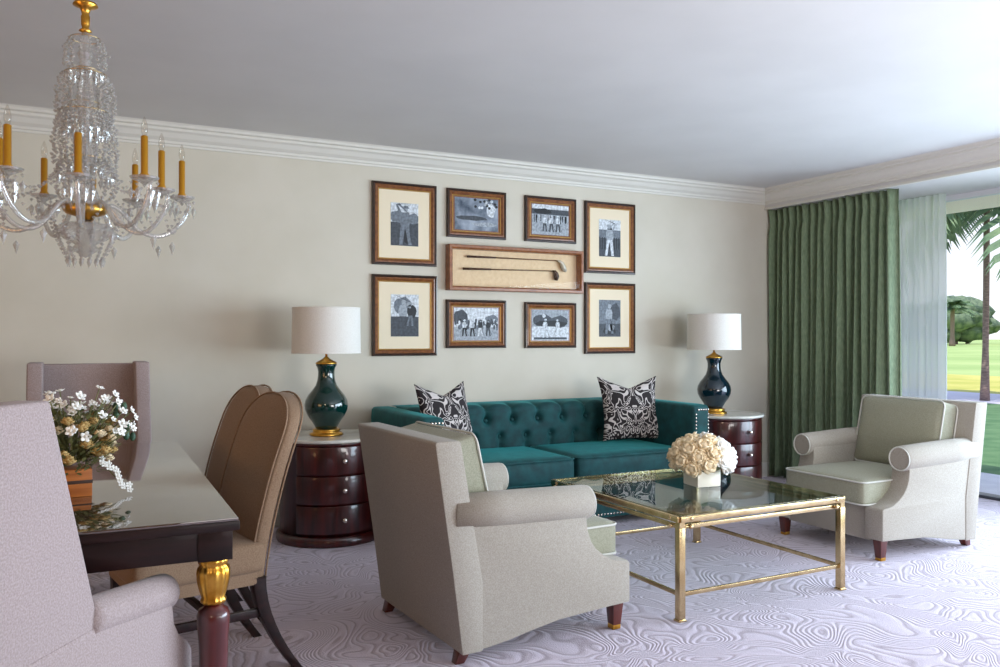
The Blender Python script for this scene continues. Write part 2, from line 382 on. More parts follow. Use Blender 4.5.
def crown(path, n_out, z, name):
    # stepped moulding swept along a straight run; profile (out, down)
    prof = [(0, 0.125), (0.012, 0.125), (0.014, 0.112), (0.022, 0.108), (0.024, 0.094), (0.045, 0.078), (0.062, 0.052), (0.078, 0.042), (0.080, 0.028), (0.098, 0.022), (0.102, 0.010), (0.112, 0.0), (0, 0)]
    (x0, y0), (x1, y1) = path; mb = MB(); vs = []; n = len(prof)
    for (x, y) in ((x0, y0), (x1, y1)):
        for o_, d_ in prof: vs.append((x+n_out[0]*o_, y+n_out[1]*o_, z-d_))
    mb.add(vs, [(i, (i+1) % n, n+(i+1) % n, n+i) for i in range(n)]+[tuple(range(n)), tuple(range(n, 2*n))])
    return struct(mb.build(name, M['crown']))
crown(((-3.2, YB), (XP, YB)), (0, -1), H, 'trim_2')
crown(((XP, -3.7), (XP, YB)), (-1, 0), H, 'trim_3')
struct(MB().box(XP-0.012, XP+0.01, -3.7, YB, SOF-0.004, SOF+0.016).build('trim_4', M['crown']))
struct(MB().box(-3.2, XW-0.02, YB-0.016, YB, 0, 0.12).box(-3.2, XW-0.02, YB-0.022, YB, 0, 0.02).build('baseboard_back', M['crown'], bevel=0.003))
# sliding glass front
wf = MB().box(XW, XW+0.06, -2.2, 4.9, SOF-0.04, SOF)
for y in (-2.2, -0.45, 1.3, 3.05, 4.85): wf.box(XW, XW+0.06, y, y+0.05, 0, SOF-0.04)
wo = struct(wf.build('window_1', M['alu']), 'white framed sliding glass front')
MB().box(XW-0.02, XW+0.10, -2.2, 4.9, 0, 0.022).build('window_track', M['track'], wo, bevel=0.003)
MB().box(XW+0.025, XW+0.031, -2.15, 4.85, 0.022, SOF-0.04).build('pane', M['pane'], wo)
# ------------------------------------------------------------------ outdoors
struct(MB().box(XW+0.12, 7.35, -8, 14, -0.12, -0.01).build('patio', M['patio']))
struct(MB().box(XW+0.12, 7.0, -8, 14, SOF-0.01, SOF+0.2).build('eave_outside', M['eave']), 'cream underside of the roof overhang')
def strip(x0, x1, m_, nm, z): return struct(MB().box(x0, x1, -60, 260, z-0.3, z).build(nm, m_))
strip(7.35, 15.2, M['lawn'], 'lawn', -0.02)
strip(15.2, 17.8, M['path'], 'cart_path', -0.012)
strip(17.8, 26, M['rough'], 'dry_grass_border', -0.02)
strip(26, 420, M['fairway'], 'fairway', -0.02)
def palm(loc, hgt, r, nf, fl, label, seed, droop=1.0, z0=0.0):
    rg = random.Random(seed); t = thing('palm_tree', label, 'tree', loc)
    mb = MB(); pts = [(0.10*math.sin(k/12*1.6)*hgt*0.15, 0, z0+hgt*k/12) for k in range(13)]
    mb.tube(pts, [r*(1.45-0.55*min(1, k/3)) for k in range(13)], 10); mb.build('trunk', M['bark'], t)
    top = Vector(pts[-1])
    for i in range(nf):
        a = 2*PI*i/nf+rg.uniform(-.2, .2); el = rg.uniform(-0.1, 1.15); Lf = fl*rg.uniform(0.85, 1.1); fm = MB()
        spine = []
        for k in range(13):
            u = k/12; spine.append(top+Vector((math.cos(a)*Lf*u*math.cos(el*0.6), math.sin(a)*Lf*u*math.cos(el*0.6), Lf*(math.sin(el)*u-droop*0.85*u*u))))
        fm.tube(spine, [0.022*(1-0.8*k/12)*fl/1.8 for k in range(13)], 5)
        for k in range(1, 13):
            p = spine[k]; tg = (spine[k]-spine[k-1]).normalized(); sd = tg.cross(Vector((0, 0, 1))).normalized()
            for q in range(2):
                pp = p-tg*(q*Lf/26)
                ll = 0.38*Lf*math.sin(PI*min(0.97, (k+1)/13.5))**0.6
                for sg in (-1, 1):
                    e = pp+sd*sg*ll*0.72+tg*ll*0.35+Vector((0, 0, -ll*0.45)); wv = tg*0.022*fl
                    fm.add([pp-wv, pp+wv, (pp+e)/2+wv+Vector((0, 0, 0.04*fl)), e, (pp+e)/2-wv+Vector((0, 0, 0.04*fl))], [(0, 1, 2, 4), (4, 2, 3)])
        fm.build('frond', M['frond'], t, weld=False)
    return t
palm((15.75, 10.0, -0.02), 4.0, 0.062, 30, 2.1, 'tall palm with a slim trunk near the cart path outside the window', 3)
palm((107, 72.5, -0.02), 5.3, 0.3, 18, 3.0, 'small distant palm standing on the fairway left of the tall trunk', 5, 0.7)
rg = random.Random(11)
for i in range(12):
    # a tree row across the far end of the course, as seen through the window gap
    yy = 60+i*7.2; dd = 150+(i % 2)*16; hh = rg.uniform(7.0, 9.0); lab = 'round leafy tree in the row across the far end of the golf course'
    t = thing('leafy_tree', lab, 'tree', (dd*0.88, yy, -0.02), 0, 'trees beyond the fairway')
    MB().tube([(0, 0, 0), (0.1, 0, hh*0.5)], [0.35, 0.2], 8).build('trunk', M['bark'], t)
    mb = MB()
    for k in range(14): mb.ball((rg.uniform(-2, 2), rg.uniform(-2, 2), hh*rg.uniform(0.24, 0.8)), (2.9, 3.2, hh*0.22), 12, 8, jit=0.14, rg=rg)
    mb.build('crown', M['tree'], t, weld=False)

# ------------------------------------------------------------------ curtains
def pleated(name, x, y0, y1, z0, z1, amp, n, mat, seed, th=0.004):
    rg = random.Random(seed); ph = [rg.uniform(-0.8, 0.8) for _ in range(n+3)]; am = [rg.uniform(0.7, 1.25) for _ in range(n+3)]
    def fn(u, v):
        k = u*n; i = int(k); f = k-i; p = ph[i]*(1-f)+ph[i+1]*f; a = am[i]*(1-f)+am[i+1]*f
        top = max(0.0, (v-0.955)/0.045)
        wv = math.sin(2*PI*k+p*0.9*(1-v*0.5)); wv2 = math.copysign(abs(wv)**0.75, wv)
        off = amp*a*wv2*(1-0.35*v)+amp*0.25*math.sin(2*PI*k*0.37+3*v)
        off = off*(1-0.55*max(0, 1-abs(v-0.95)/0.03))
        yy = y0+(y1-y0)*u+0.012*math.sin(2*PI*k*2+p*3)*(1-v)
        return (x+off, yy, z0+(z1-z0)*v)
    mb = MB().grid(fn, n*14+1, 34)
    return mb.build(name, mat, solid=th)
o = pleated('green_curtain', 5.47, 4.14, 5.385, 0.012, SOF-0.006, 0.062, 17, M['curtain'], 2)
tag(o, 'full-length pleated sage green drape at the corner beside the window', 'curtain')
o = pleated('sheer_curtain', 5.98, 4.10, 5.32, 0.015, SOF-0.006, 0.03, 22, M['sheer'], 4, 0.0)
tag(o, 'translucent white voile sheer hanging beside the green drape', 'curtain')

# ------------------------------------------------------------------ sofa
def make_sofa():
    W, D, Hh = 2.14, 0.93, 0.755; hw = W/2; yb = D/2; yf = -D/2; at = 0.15
    t = thing('tufted_sofa', 'deep teal velvet tufted sofa with square arms against the wall', 'sofa', (2.85, YB-0.045-D/2, 0))
    MB().box(-hw+0.01, hw-0.01, yf+0.03, yb, 0.05, 0.27).build('base', M['velvet'], t, bevel=0.012)
    # arms, top edge rounded
    for sg in (-1, 1):
        mb = MB(); mb.soft((sg*(hw-at/2), 0.0, 0.05+(Hh-0.05)/2), (at, D, Hh-0.05), 0.035, n=11)
        a = mb.build('arm', M['velvet'], t)
        nb = MB(); xo = sg*(hw-at/2)
        path = [(xo-at/2+0.022, yf-0.002, z) for z in [0.09+k*0.024 for k in range(26)]]
        path += [(xo-at/2+0.022+k*0.0212, yf-0.002, Hh-0.034) for k in range(1, 6)]
        path += [(xo+at/2-0.022, yf-0.002, z) for z in [0.09+k*0.024 for k in range(26)]]
        for p in path: nb.ball(p, (0.0075, 0.004, 0.0075), 8, 5)
        nb.build('nailhead_trim', M['nickel'], a, weld=False)
    # tufted back
    cols_ = 9; iw = W-2*at; pitch = iw/cols_; zt, z0 = Hh, 0.30
    btn = []
    for r_ in range(2):
        for c_ in range(cols_+1):
            x = -iw/2+(c_ if r_ == 0 else c_+0.5)*pitch
            if abs(x) < iw/2-0.02: btn.append((x, 0.64 if r_ == 0 else 0.53))
    def surf(u, v):
        x = -iw/2+iw*u; s_ = v
        # s 0..0.72 front face, then roll over the top to the rear
        if s_ < 0.72: z = z0+(Hh-0.05-z0)*s_/0.72; y = yb-0.24-0.02*(1-s_); nrm = (0, -1)
        elif s_ < 0.86:
            a = (s_-0.72)/0.14*PI/2; z = Hh-0.05+0.05*math.sin(a); y = yb-0.24+0.05*(1-math.cos(a)); nrm = (math.sin(a), -math.cos(a))
        else: z = Hh; y = yb-0.19+(s_-0.86)/0.14*0.19; nrm = (1, 0)
        d = 0
        zz = z
        if s_ < 0.93:
            f1 = abs(math.sin(PI*(x+iw/2)/pitch)); f2 = abs(math.cos(PI*(x+iw/2)/pitch))
            wA = min(1, max(0, (zz-0.60)/0.06)) if s_ < 0.86 else 1
            wB = 1-min(1, max(0, (zz-0.47)/0.06))
            ch = (wA*(f1**0.4))+(wB*(f2**0.4))+(1-wA-wB)*0.95 if wA+wB < 1 else wA*(f1**0.4)+wB*(f2**0.4)
            # diamonds between the rows
            for bx, bz in btn:
                q = ((x-bx)**2+(z-bz)**2)
                if q < 0.01: ch -= 0.75*math.exp(-q/0.0006)
            d = 0.052*(ch-1)
            if s_ > 0.86: d *= (0.93-s_)/0.07
        return (x, y+nrm[1]*d, z+nrm[0]*d)
    mb = MB().grid(surf, 200, 64); mb.box(-hw+0.06, hw-0.06, yb-0.19, yb, 0.06, Hh-0.045)
    bk = mb.build('back', M['velvet'], t, weld=False)
    for bx, bz in btn:
        MB().ball((bx, yb-0.215, bz), (0.013, 0.008, 0.013), 10, 6).build('button', M['velvet'], bk)
    for sg in (-1, 1):
        cw = (W-2*at-0.01)/2
        mb = MB().soft((sg*(cw/2+0.003), -0.115, 0.372), (cw-0.006, D-0.29, 0.175), 0.04, (0, 0.012, 0.014), n=13)
        c_ = mb.build('seat_cushion', M['velvet'], t)
        for zz in (0.447, 0.303):
            MB().tube([(p[0]+sg*(cw/2+0.003), p[1]-0.115, zz) for p in piping_loop(cw-0.01, D-0.28, 0.045, 0, 'xy')], 0.005, 6, closed=True).build('piping', M['velvet'], c_)
    nb = MB()
    for k in range(84): nb.ball((-hw+0.05+k*(W-0.1)/83, yf+0.027, 0.075), (0.0075, 0.004, 0.0075), 6, 4)
    nb.build('base_nailhead_trim', M['nickel'], t, weld=False)
    for sx in (-1, 1):
        for sy in (-1, 1):
            MB().box(sx*(hw-0.10)-0.03, sx*(hw-0.10)+0.03, sy*(yb-0.09)-0.03, sy*(yb-0.09)+0.03, 0, 0.055).build('foot', M['ebony'], t, bevel=0.004)
make_sofa()

def pillow(label, loc, rot, dip=0.075):
    def side(sg):
        def fn(a, b_):
            u = 2*a-1; v = 2*b_-1
            u = math.sin(u*PI/2)*0.35+u*0.65; v = math.sin(v*PI/2)*0.35+v*0.65
            x = 0.235*u*(1-0.13*(1-v*v)); z = 0.235*v*(1-0.08*(1-u*u))
            if v > 0: z -= dip*v*v*(1-abs(u))**1.1
            y = sg*0.085*((1-u**2)*(1-v**2))**0.5*(1-0.15*v)
            return (x, y, z)
        return fn
    mb = MB().grid(side(-1), 33, 33).grid(side(1), 33, 33)
    o = mb.build('throw_pillow', M['damask'])
    o.location = loc; o.rotation_euler = rot
    return tag(o, label, 'cushion', 'damask cushions on the teal sofa')
pillow('black and cream damask throw pillow propped in the left corner of the teal sofa', (2.13, 4.88, 0.70), (math.radians(-14), 0, math.radians(24)))
pillow('black and cream damask throw pillow propped near the right arm of the teal sofa', (3.60, 4.92, 0.705), (math.radians(-14), 0, math.radians(-12)))

# ------------------------------------------------------------------ round side tables and lamps
def make_side_table(label, loc):
    t = thing('side_table', label, 'table', loc, 0, 'round mahogany side tables beside the sofa')
    MB().lathe([(0.315, 0), (0.32, 0.01), (0.32, 0.045), (0.305, 0.058)], 64).build('plinth', M['mahogany'], t)
    MB().lathe([(0.298, 0.055), (0.298, 0.585), (0.306, 0.59), (0.306, 0.60)], 64).build('body', M['mahogany'], t)
    MB().lathe([(0.300, 0.600), (0.318, 0.602), (0.322, 0.610), (0.318, 0.620), (0.302, 0.621)], 64).build('marble_top', M['marble'], t)
    for k in range(3):
        z0 = 0.075+k*0.172; z1 = z0+0.160; mb = MB()
        a0, a1 = -PI/2-0.96, -PI/2+0.96; n = 24; vs = []; fs = []
        for rr in (0.296, 0.3045):
            for z in (z0, z1):
                for i in range(n+1):
                    a = a0+(a1-a0)*i/n; vs.append((rr*math.cos(a), rr*math.sin(a), z))
        q = n+1
        for i in range(n):
            fs += [(2*q+i, 2*q+i+1, 3*q+i+1, 3*q+i), (i, q+i, q+i+1, i+1), (q+i, 3*q+i, 3*q+i+1, q+i+1), (i, i+1, 2*q+i+1, 2*q+i)]
        fs += [(0, 2*q, 3*q, q), (n, q+n, 3*q+n, 2*q+n)]
        mb.add(vs, fs); d = mb.build('drawer', M['mahogany'], t, bevel=0.003)
        kb = MB(); T = Matrix.Translation((0, -0.3045, (z0+z1)/2)) @ Matrix.Rotation(PI/2, 4, 'X')
        kb.lathe([(0.009, 0), (0.006, 0.006), (0.007, 0.010), (0.0145, 0.015), (0.0150, 0.021), (0.010, 0.026), (0.0001, 0.027)], 16, T=T); kb.build('knob', M['nickel'], d)
    return t
ta = make_side_table('round three-drawer mahogany side table with marble top, between dining chairs and left armchair', (1.41, 5.01, 0))
tb = dup(ta, 'round mahogany side table with marble top, beside the green curtain', (4.56, 5.02, 0))
def make_lamp(label, loc, glaze, rz=0):
    t = thing('table_lamp', label, 'lamp', loc, rz, 'ceramic table lamps with drum shades')
    MB().lathe([(0.098, 0), (0.102, 0.006), (0.098, 0.014), (0.082, 0.018), (0.080, 0.028), (0.086, 0.034), (0.078, 0.040)], 40).build('base', M['gold'], t)
    pr = [(0.060, 0.038), (0.066, 0.046), (0.072, 0.058), (0.088, 0.085), (0.112, 0.120), (0.128, 0.155), (0.1315, 0.185), (0.126, 0.215), (0.110, 0.245), (0.086, 0.275), (0.064, 0.305), (0.054, 0.335), (0.050, 0.365), (0.050, 0.390), (0.055, 0.412), (0.064, 0.428), (0.062, 0.434)]
    MB().lathe(pr, 56).build('vase_body', glaze, t)
    MB().lathe([(0.062, 0.434), (0.066, 0.438), (0.060, 0.446), (0.040, 0.456), (0.022, 0.466), (0.014, 0.474), (0.010, 0.480)], 32).build('cap', M['gold'], t)
    MB().lathe([(0.007, 0.478), (0.007, 0.74)], 12).build('stem', M['gold'], t)
    mb = MB(); r0, r1 = 0.208, 0.204
    mb.lathe([(r0, 0.500), (r0, 0.502), (r1, 0.776), (r1, 0.778), (r1-0.004, 0.778), (r0-0.004, 0.500), (r0, 0.500)], 64, caps=False)
    s_ = mb.build('lamp_shade', M['shade'], t)
    ring = [(0.2065*math.cos(a), 0.2065*math.sin(a)) for a in [2*PI*k/64 for k in range(64)]]
    MB().tube([(x, y, 0.502) for x, y in ring], 0.0035, 6, closed=True).tube([(x*0.985, y*0.985, 0.776) for x, y in ring], 0.0035, 6, closed=True).build('trim', M['shade'], s_)
    sp_ = MB()
    for k in range(3):
        a = 2*PI*k/3; sp_.tube([(0, 0, 0.735), (0.2*math.cos(a), 0.2*math.sin(a), 0.735)], 0.002, 5)
    sp_.build('spider', M['gold'], s_)
    MB().ball((0, 0, 0.70), (0.028, 0.028, 0.04), 12, 8).build('bulb', M['whitebox'], t)
    return t
make_lamp('emerald green ceramic lamp with white drum shade, on the side table near dining chairs', (1.385, 5.0, 0.621), M['emerald'])
make_lamp('dark blue-green ceramic lamp with white drum shade, on the side table beside the curtain', (4.50, 5.04, 0.621), M['navyglaze'])

# ------------------------------------------------------------------ armchairs
def make_armchair(label, loc, rz):
    t = thing('rolled_arm_chair', label, 'armchair', loc, rz, 'oatmeal armchairs around the coffee table')
    hw = 0.39; F = M['fabric']
    side = [(.385, .045), (.40, .30), (.425, .54), (-.185, .54), (-.185, .47), (-.192, .43), (-.208, .39), (-.235, .355), (-.275, .325), (-.325, .300), (-.395, .290), (-.405, .282), (-.405, .115), (-.30, .112), (-.05, .100), (.08, .080), (.18, .062), (.28, .05)]
    for sg in (-1, 1):
        a, b_ = sorted((sg*hw, sg*(hw-0.115))); MB().prism(side, 'x', a, b_).build('side_panel', F, t, bevel=0.010)
    for sg in (-1, 1):
        mb = MB(); pts = [(sg*0.345, y, 0.545+0.02*(y+0.21)/0.6) for y in (-0.212, -0.210, -0.20, 0.0, 0.2, 0.41)]
        mb.tube(pts, [0.052, 0.066, 0.070, 0.071, 0.071, 0.066], 24); ar = mb.build('arm', F, t)
        MB().tube([(sg*0.345+0.064*math.cos(2*PI*k/24), -0.213, 0.545+0.064*math.sin(2*PI*k/24)) for k in range(24)], 0.004, 6, closed=True).build('piping', M['piping'], ar)
    rl = MB().box(-hw+0.1, hw-0.1, -0.385, 0.36, 0.10, 0.285)
    rl.build('seat_deck', F, t, bevel=0.010)
    bk = MB().prism([(.385, .045), (.30, .045), (.30, .30), (.392, .83), (.40, .838), (.49, .838), (.497, .83), (.425, .35)], 'x', -hw-0.005, hw+0.005)
    bk.build('backrest', F, t, bevel=0.006)
    # seat cushion with a T front
    cu = MB().soft((0, -0.075, 0.357), (0.57, 0.70, 0.145), 0.028, (0, 0.0, 0.016), n=13)
    c_ = cu.build('seat_cushion', M['fabric_in'], t)
    for zz in (0.418, 0.296):
        MB().tube([(p[0], p[1]-0.075, zz) for p in piping_loop(0.574, 0.704, 0.035, 0, 'xy')], 0.005, 6, closed=True).build('piping', M['piping'], c_)
    T = Matrix.Translation((0, 0.285, 0.625)) @ Matrix.Rotation(math.radians(-13), 4, 'X')
    bc = MB().soft((0, 0, 0), (0.57, 0.145, 0.42), 0.03, (0, 0.03, 0), T=T, n=13).build('back_cushion', M['fabric_in'], t)
    for yy in (-0.062, 0.062):
        MB().tube(piping_loop(0.572, 0.422, 0.04, 0, 'xz', y=yy), 0.005, 6, closed=True, T=T).build('piping', M['piping'], bc)
    for sg in (-1, 1):
        x = sg*(hw-0.05)
        l = MB().hexa([(x-.018, -.378, 0), (x+.018, -.378, 0), (x+.018, -.342, 0), (x-.018, -.342, 0)], [(x-.028, -.39, .125), (x+.028, -.39, .125), (x+.028, -.334, .125), (x-.028, -.334, .125)])
        lg = l.build('leg', M['mahogany_light'], t, bevel=0.002)
        MB().box(x-.0195, x+.0195, -.3795, -.3405, 0.0, 0.022).build('ferrule', M['gold'], lg, bevel=0.002)
        l = MB().hexa([(x-.018, .36, 0), (x+.018, .36, 0), (x+.018, .396, 0), (x-.018, .396, 0)], [(x-.026, .325, .06), (x+.026, .325, .06), (x+.026, .378, .06), (x-.026, .378, .06)])
        l.build('leg', M['mahogany_light'], t, bevel=0.002)
    return t
ac = make_armchair('pale grey-beige armchair seen from behind, left of the coffee table', (1.645, 3.195, 0), math.radians(93))
dup(ac, 'pale grey-beige armchair in front of the green curtain, right of the coffee table', (4.285, 3.415, 0), math.radians(-90))

# ------------------------------------------------------------------ coffee table
def make_coffee_table():
    x0, x1, y0, y1 = 2.30, 3.325, 2.79, 3.87; cx_, cy_ = (x0+x1)/2, (y0+y1)/2; a, b_ = (x1-x0)/2, (y1-y0)/2; zt = 0.457
    t = thing('coffee_table', 'square brass and glass coffee table standing between the two armchairs', 'table', (cx_, cy_, 0))
    B = M['brass']
    for sx in (-1, 1):
        for sy in (-1, 1):
            x, y = sx*(a-.022), sy*(b_-.022)
            l = MB().box(x-.016, x+.016, y-.016, y+.016, 0.006, 0.40).box(x-.02, x+.02, y-.02, y+.02, 0, 0.008).build('leg', B, t, bevel=0.002)
    def rails(name, z0, z1, th, ins):
        mb = MB()
        for sy in (-1, 1): mb.box(-a+ins, a-ins, sy*(b_-ins)-th/2, sy*(b_-ins)+th/2, z0, z1)
        for sx in (-1, 1): mb.box(sx*(a-ins)-th/2, sx*(a-ins)+th/2, -b_+ins, b_-ins, z0, z1)
        return mb.build(name, B, t, bevel=0.0015)
    rails('top_frame', 0.425, 0.450, 0.022, 0.012)
    rails('inner_rail', 0.395, 0.413, 0.016, 0.022)
    rails('stretcher', 0.105, 0.123, 0.012, 0.022)
    # little corner spacers with ball ends
    for sx in (-1, 1):
        for sy in (-1, 1):
            mb = MB(); x, y = sx*(a-.022), sy*(b_-.022)
            mb.box(x-.014, x+.014, y-.014, y+.014, 0.40, 0.43)
            for z in (0.438, 0.404):
                for e in ((x-sx*0.045, y+sy*0.016, z), (x+sx*0.016, y-sy*0.045, z)): mb.ball(e, 0.011, 12, 8); mb.tube([e, (x, y, z)], 0.006, 8)
            mb.build('corner_knob', B, t)
    MB().box(-a+.022, a-.022, -b_+.022, b_-.022, 0.442, 0.4535).build('glass_top', M['table_glass'], t)
    # inner border bar beneath the glass
    mb = MB(); c = 0.085
    for sy in (-1, 1): mb.box(-a+c, a-c, sy*(b_-c)-.006, sy*(b_-c)+.006, 0.426, 0.440)
    for sx in (-1, 1): mb.box(sx*(a-c)-.006, sx*(a-c)+.006, -b_+c, b_-c, 0.426, 0.440)
    for sx in (-1, 1):
        for sy in (-1, 1): mb.box(min(sx*(a-c), sx*(a-.012)), max(sx*(a-c), sx*(a-.012)), sy*(b_-c)-.005, sy*(b_-c)+.005, 0.428, 0.438)
    mb.build('border_bar', B, t, bevel=0.001)
make_coffee_table()
def rose(mb, c, r, rg, n=7):
    mb.ball(c, (r*.62, r*.62, r*.62), 10, 7)
    for ring, (k, rr, tilt) in enumerate(((5, .62, .35), (6, .82, .7), (7, 1.0, 1.05))):
        for i in range(k):
            a = 2*PI*i/k+rg.uniform(-.2, .2)+ring; ce = Vector((math.cos(a)*rr*r*.62, math.sin(a)*rr*r*.62, r*(.28-.22*ring)))
            T = Matrix.Translation(Vector(c)+ce) @ Matrix.Rotation(a, 4, 'Z') @ Matrix.Rotation(tilt, 4, 'Y')
            mb.ball((0, 0, 0), (r*.16, r*.42, r*.46), 8, 6, T=T)
def oriented(mb_fn, c, d):
    q = Vector(d).to_track_quat('Z', 'Y').to_matrix().to_4x4(); mb = MB(); mb_fn(mb)
    T = Matrix.Translation(c) @ q; mb.v = [tuple(T @ Vector(p)) for p in mb.v]; return mb
def make_bouquet():
    t = thing('rose_bouquet', 'low dome of cream roses and white hydrangea in a white cube vase on glass table', 'flowers', (2.90, 3.34, 0.4545), math.radians(-8))
    MB().box(-.068, .068, -.068, .068, 0, .092).build('cube_vase', M['whitebox'], t, bevel=0.004)
    rg = random.Random(5); n = 34
    for i in range(n):
        z = 1-1.35*(i+.5)/n; a = i*2.39996; rr = math.sqrt(max(0, 1-z*z))
        d = Vector((rr*math.cos(a), rr*math.sin(a), z)); c = Vector((0.0, 0, .138))+Vector((d.x*.142, d.y*.142, d.z*.100))
        if c.z < .09 and rr < .4: continue
        if d.x > .12: mt = M['lime_rose'] if rg.random() < .3 else M['white_rose']; nm = 'hydrangea_head'
        else: mt = M['cream_rose']; nm = 'rose_bloom'
        r_ = rg.uniform(.044, .052)
        oriented(lambda m_: rose(m_, (0, 0, 0), r_, rg), c, d+Vector((0, 0, .15))).build(nm, mt, t, weld=False)
    mb = MB().ball((0, 0, .13), (.12, .12, .07), 16, 10); mb.build('foliage', M['leaf'], t)
make_bouquet()

# ------------------------------------------------------------------ pictures on the wall
def ring(mb, w_, h_, prof, mi=0):
    # prof: (inset, proud) ; local frame: x right, z up, wall at y=0, proud towards -y
    vs = []; n = len(prof)
    for ins, d in prof:
        for sx, sz in ((-1, -1), (1, -1), (1, 1), (-1, 1)): vs.append((sx*(w_/2-ins), -d, sz*(h_/2-ins)))
    fs = [(j*4+k, j*4+(k+1) % 4, (j+1)*4+(k+1) % 4, (j+1)*4+k) for j in range(n-1) for k in range(4)]
    mb.add(vs, fs, mi)
def golfer(mb, x, z, s, top, bot, flip=1, pose=0):
    # flat printed silhouette: head, cap, torso, bent arms, legs, club
    def poly(pts, mi, lay): mb.add([(x+flip*px*s, -lay, z+pz*s) for px, pz in pts], [tuple(range(len(pts)))], mi)
    def disc(cx_, cz_, r, mi, lay): poly([(cx_+r*math.cos(2*PI*k/12), cz_+r*math.sin(2*PI*k/12)) for k in range(12)], mi, lay)
    l0 = 0.0009
    poly([(-.10, .02), (.02, .02), (-.02, -.25), (-.06, -.50), (-.15, -.50), (-.13, -.25)], bot, l0)
    poly([(-.01, .02), (.12, .02), (.14, -.25), (.20, -.50), (.10, -.50), (.05, -.22)], bot, l0)
    poly([(-.12, .0), (.13, .0), (.15, .20), (.11, .33), (-.09, .33), (-.14, .18)], top, l0+.0002)
    disc(.03, .41, .065, 3, l0+.0003); poly([(-.05, .43), (.13, .43), (.08, .50), (-.02, .50)], top, l0+.0004)
    if pose == 0:
        poly([(-.12, .30), (-.07, .33), (.26, .46), (.28, .40), (.0, .22)], top, l0+.0005); poly([(.26, .44), (.28, .42), (-.20, .62), (-.21, .64)], 0, l0+.0006)
    elif pose == 1:
        poly([(.08, .31), (.12, .26), (.06, .02), (.0, .02), (.02, .2)], top if top != 4 else 3, l0+.0005); poly([(.03, .04), (.05, .03), (.30, -.47), (.28, -.48)], 0, l0+.0006)
    else:
        poly([(-.09, .33), (-.14, .28), (-.24, .52), (-.19, .54)], top, l0+.0005); poly([(.11, .33), (.15, .28), (-.14, .56), (-.19, .52)], top, l0+.0005); poly([(-.20, .54), (-.18, .52), (.20, .68), (.19, .70)], 0, l0+.0006)
PM = None
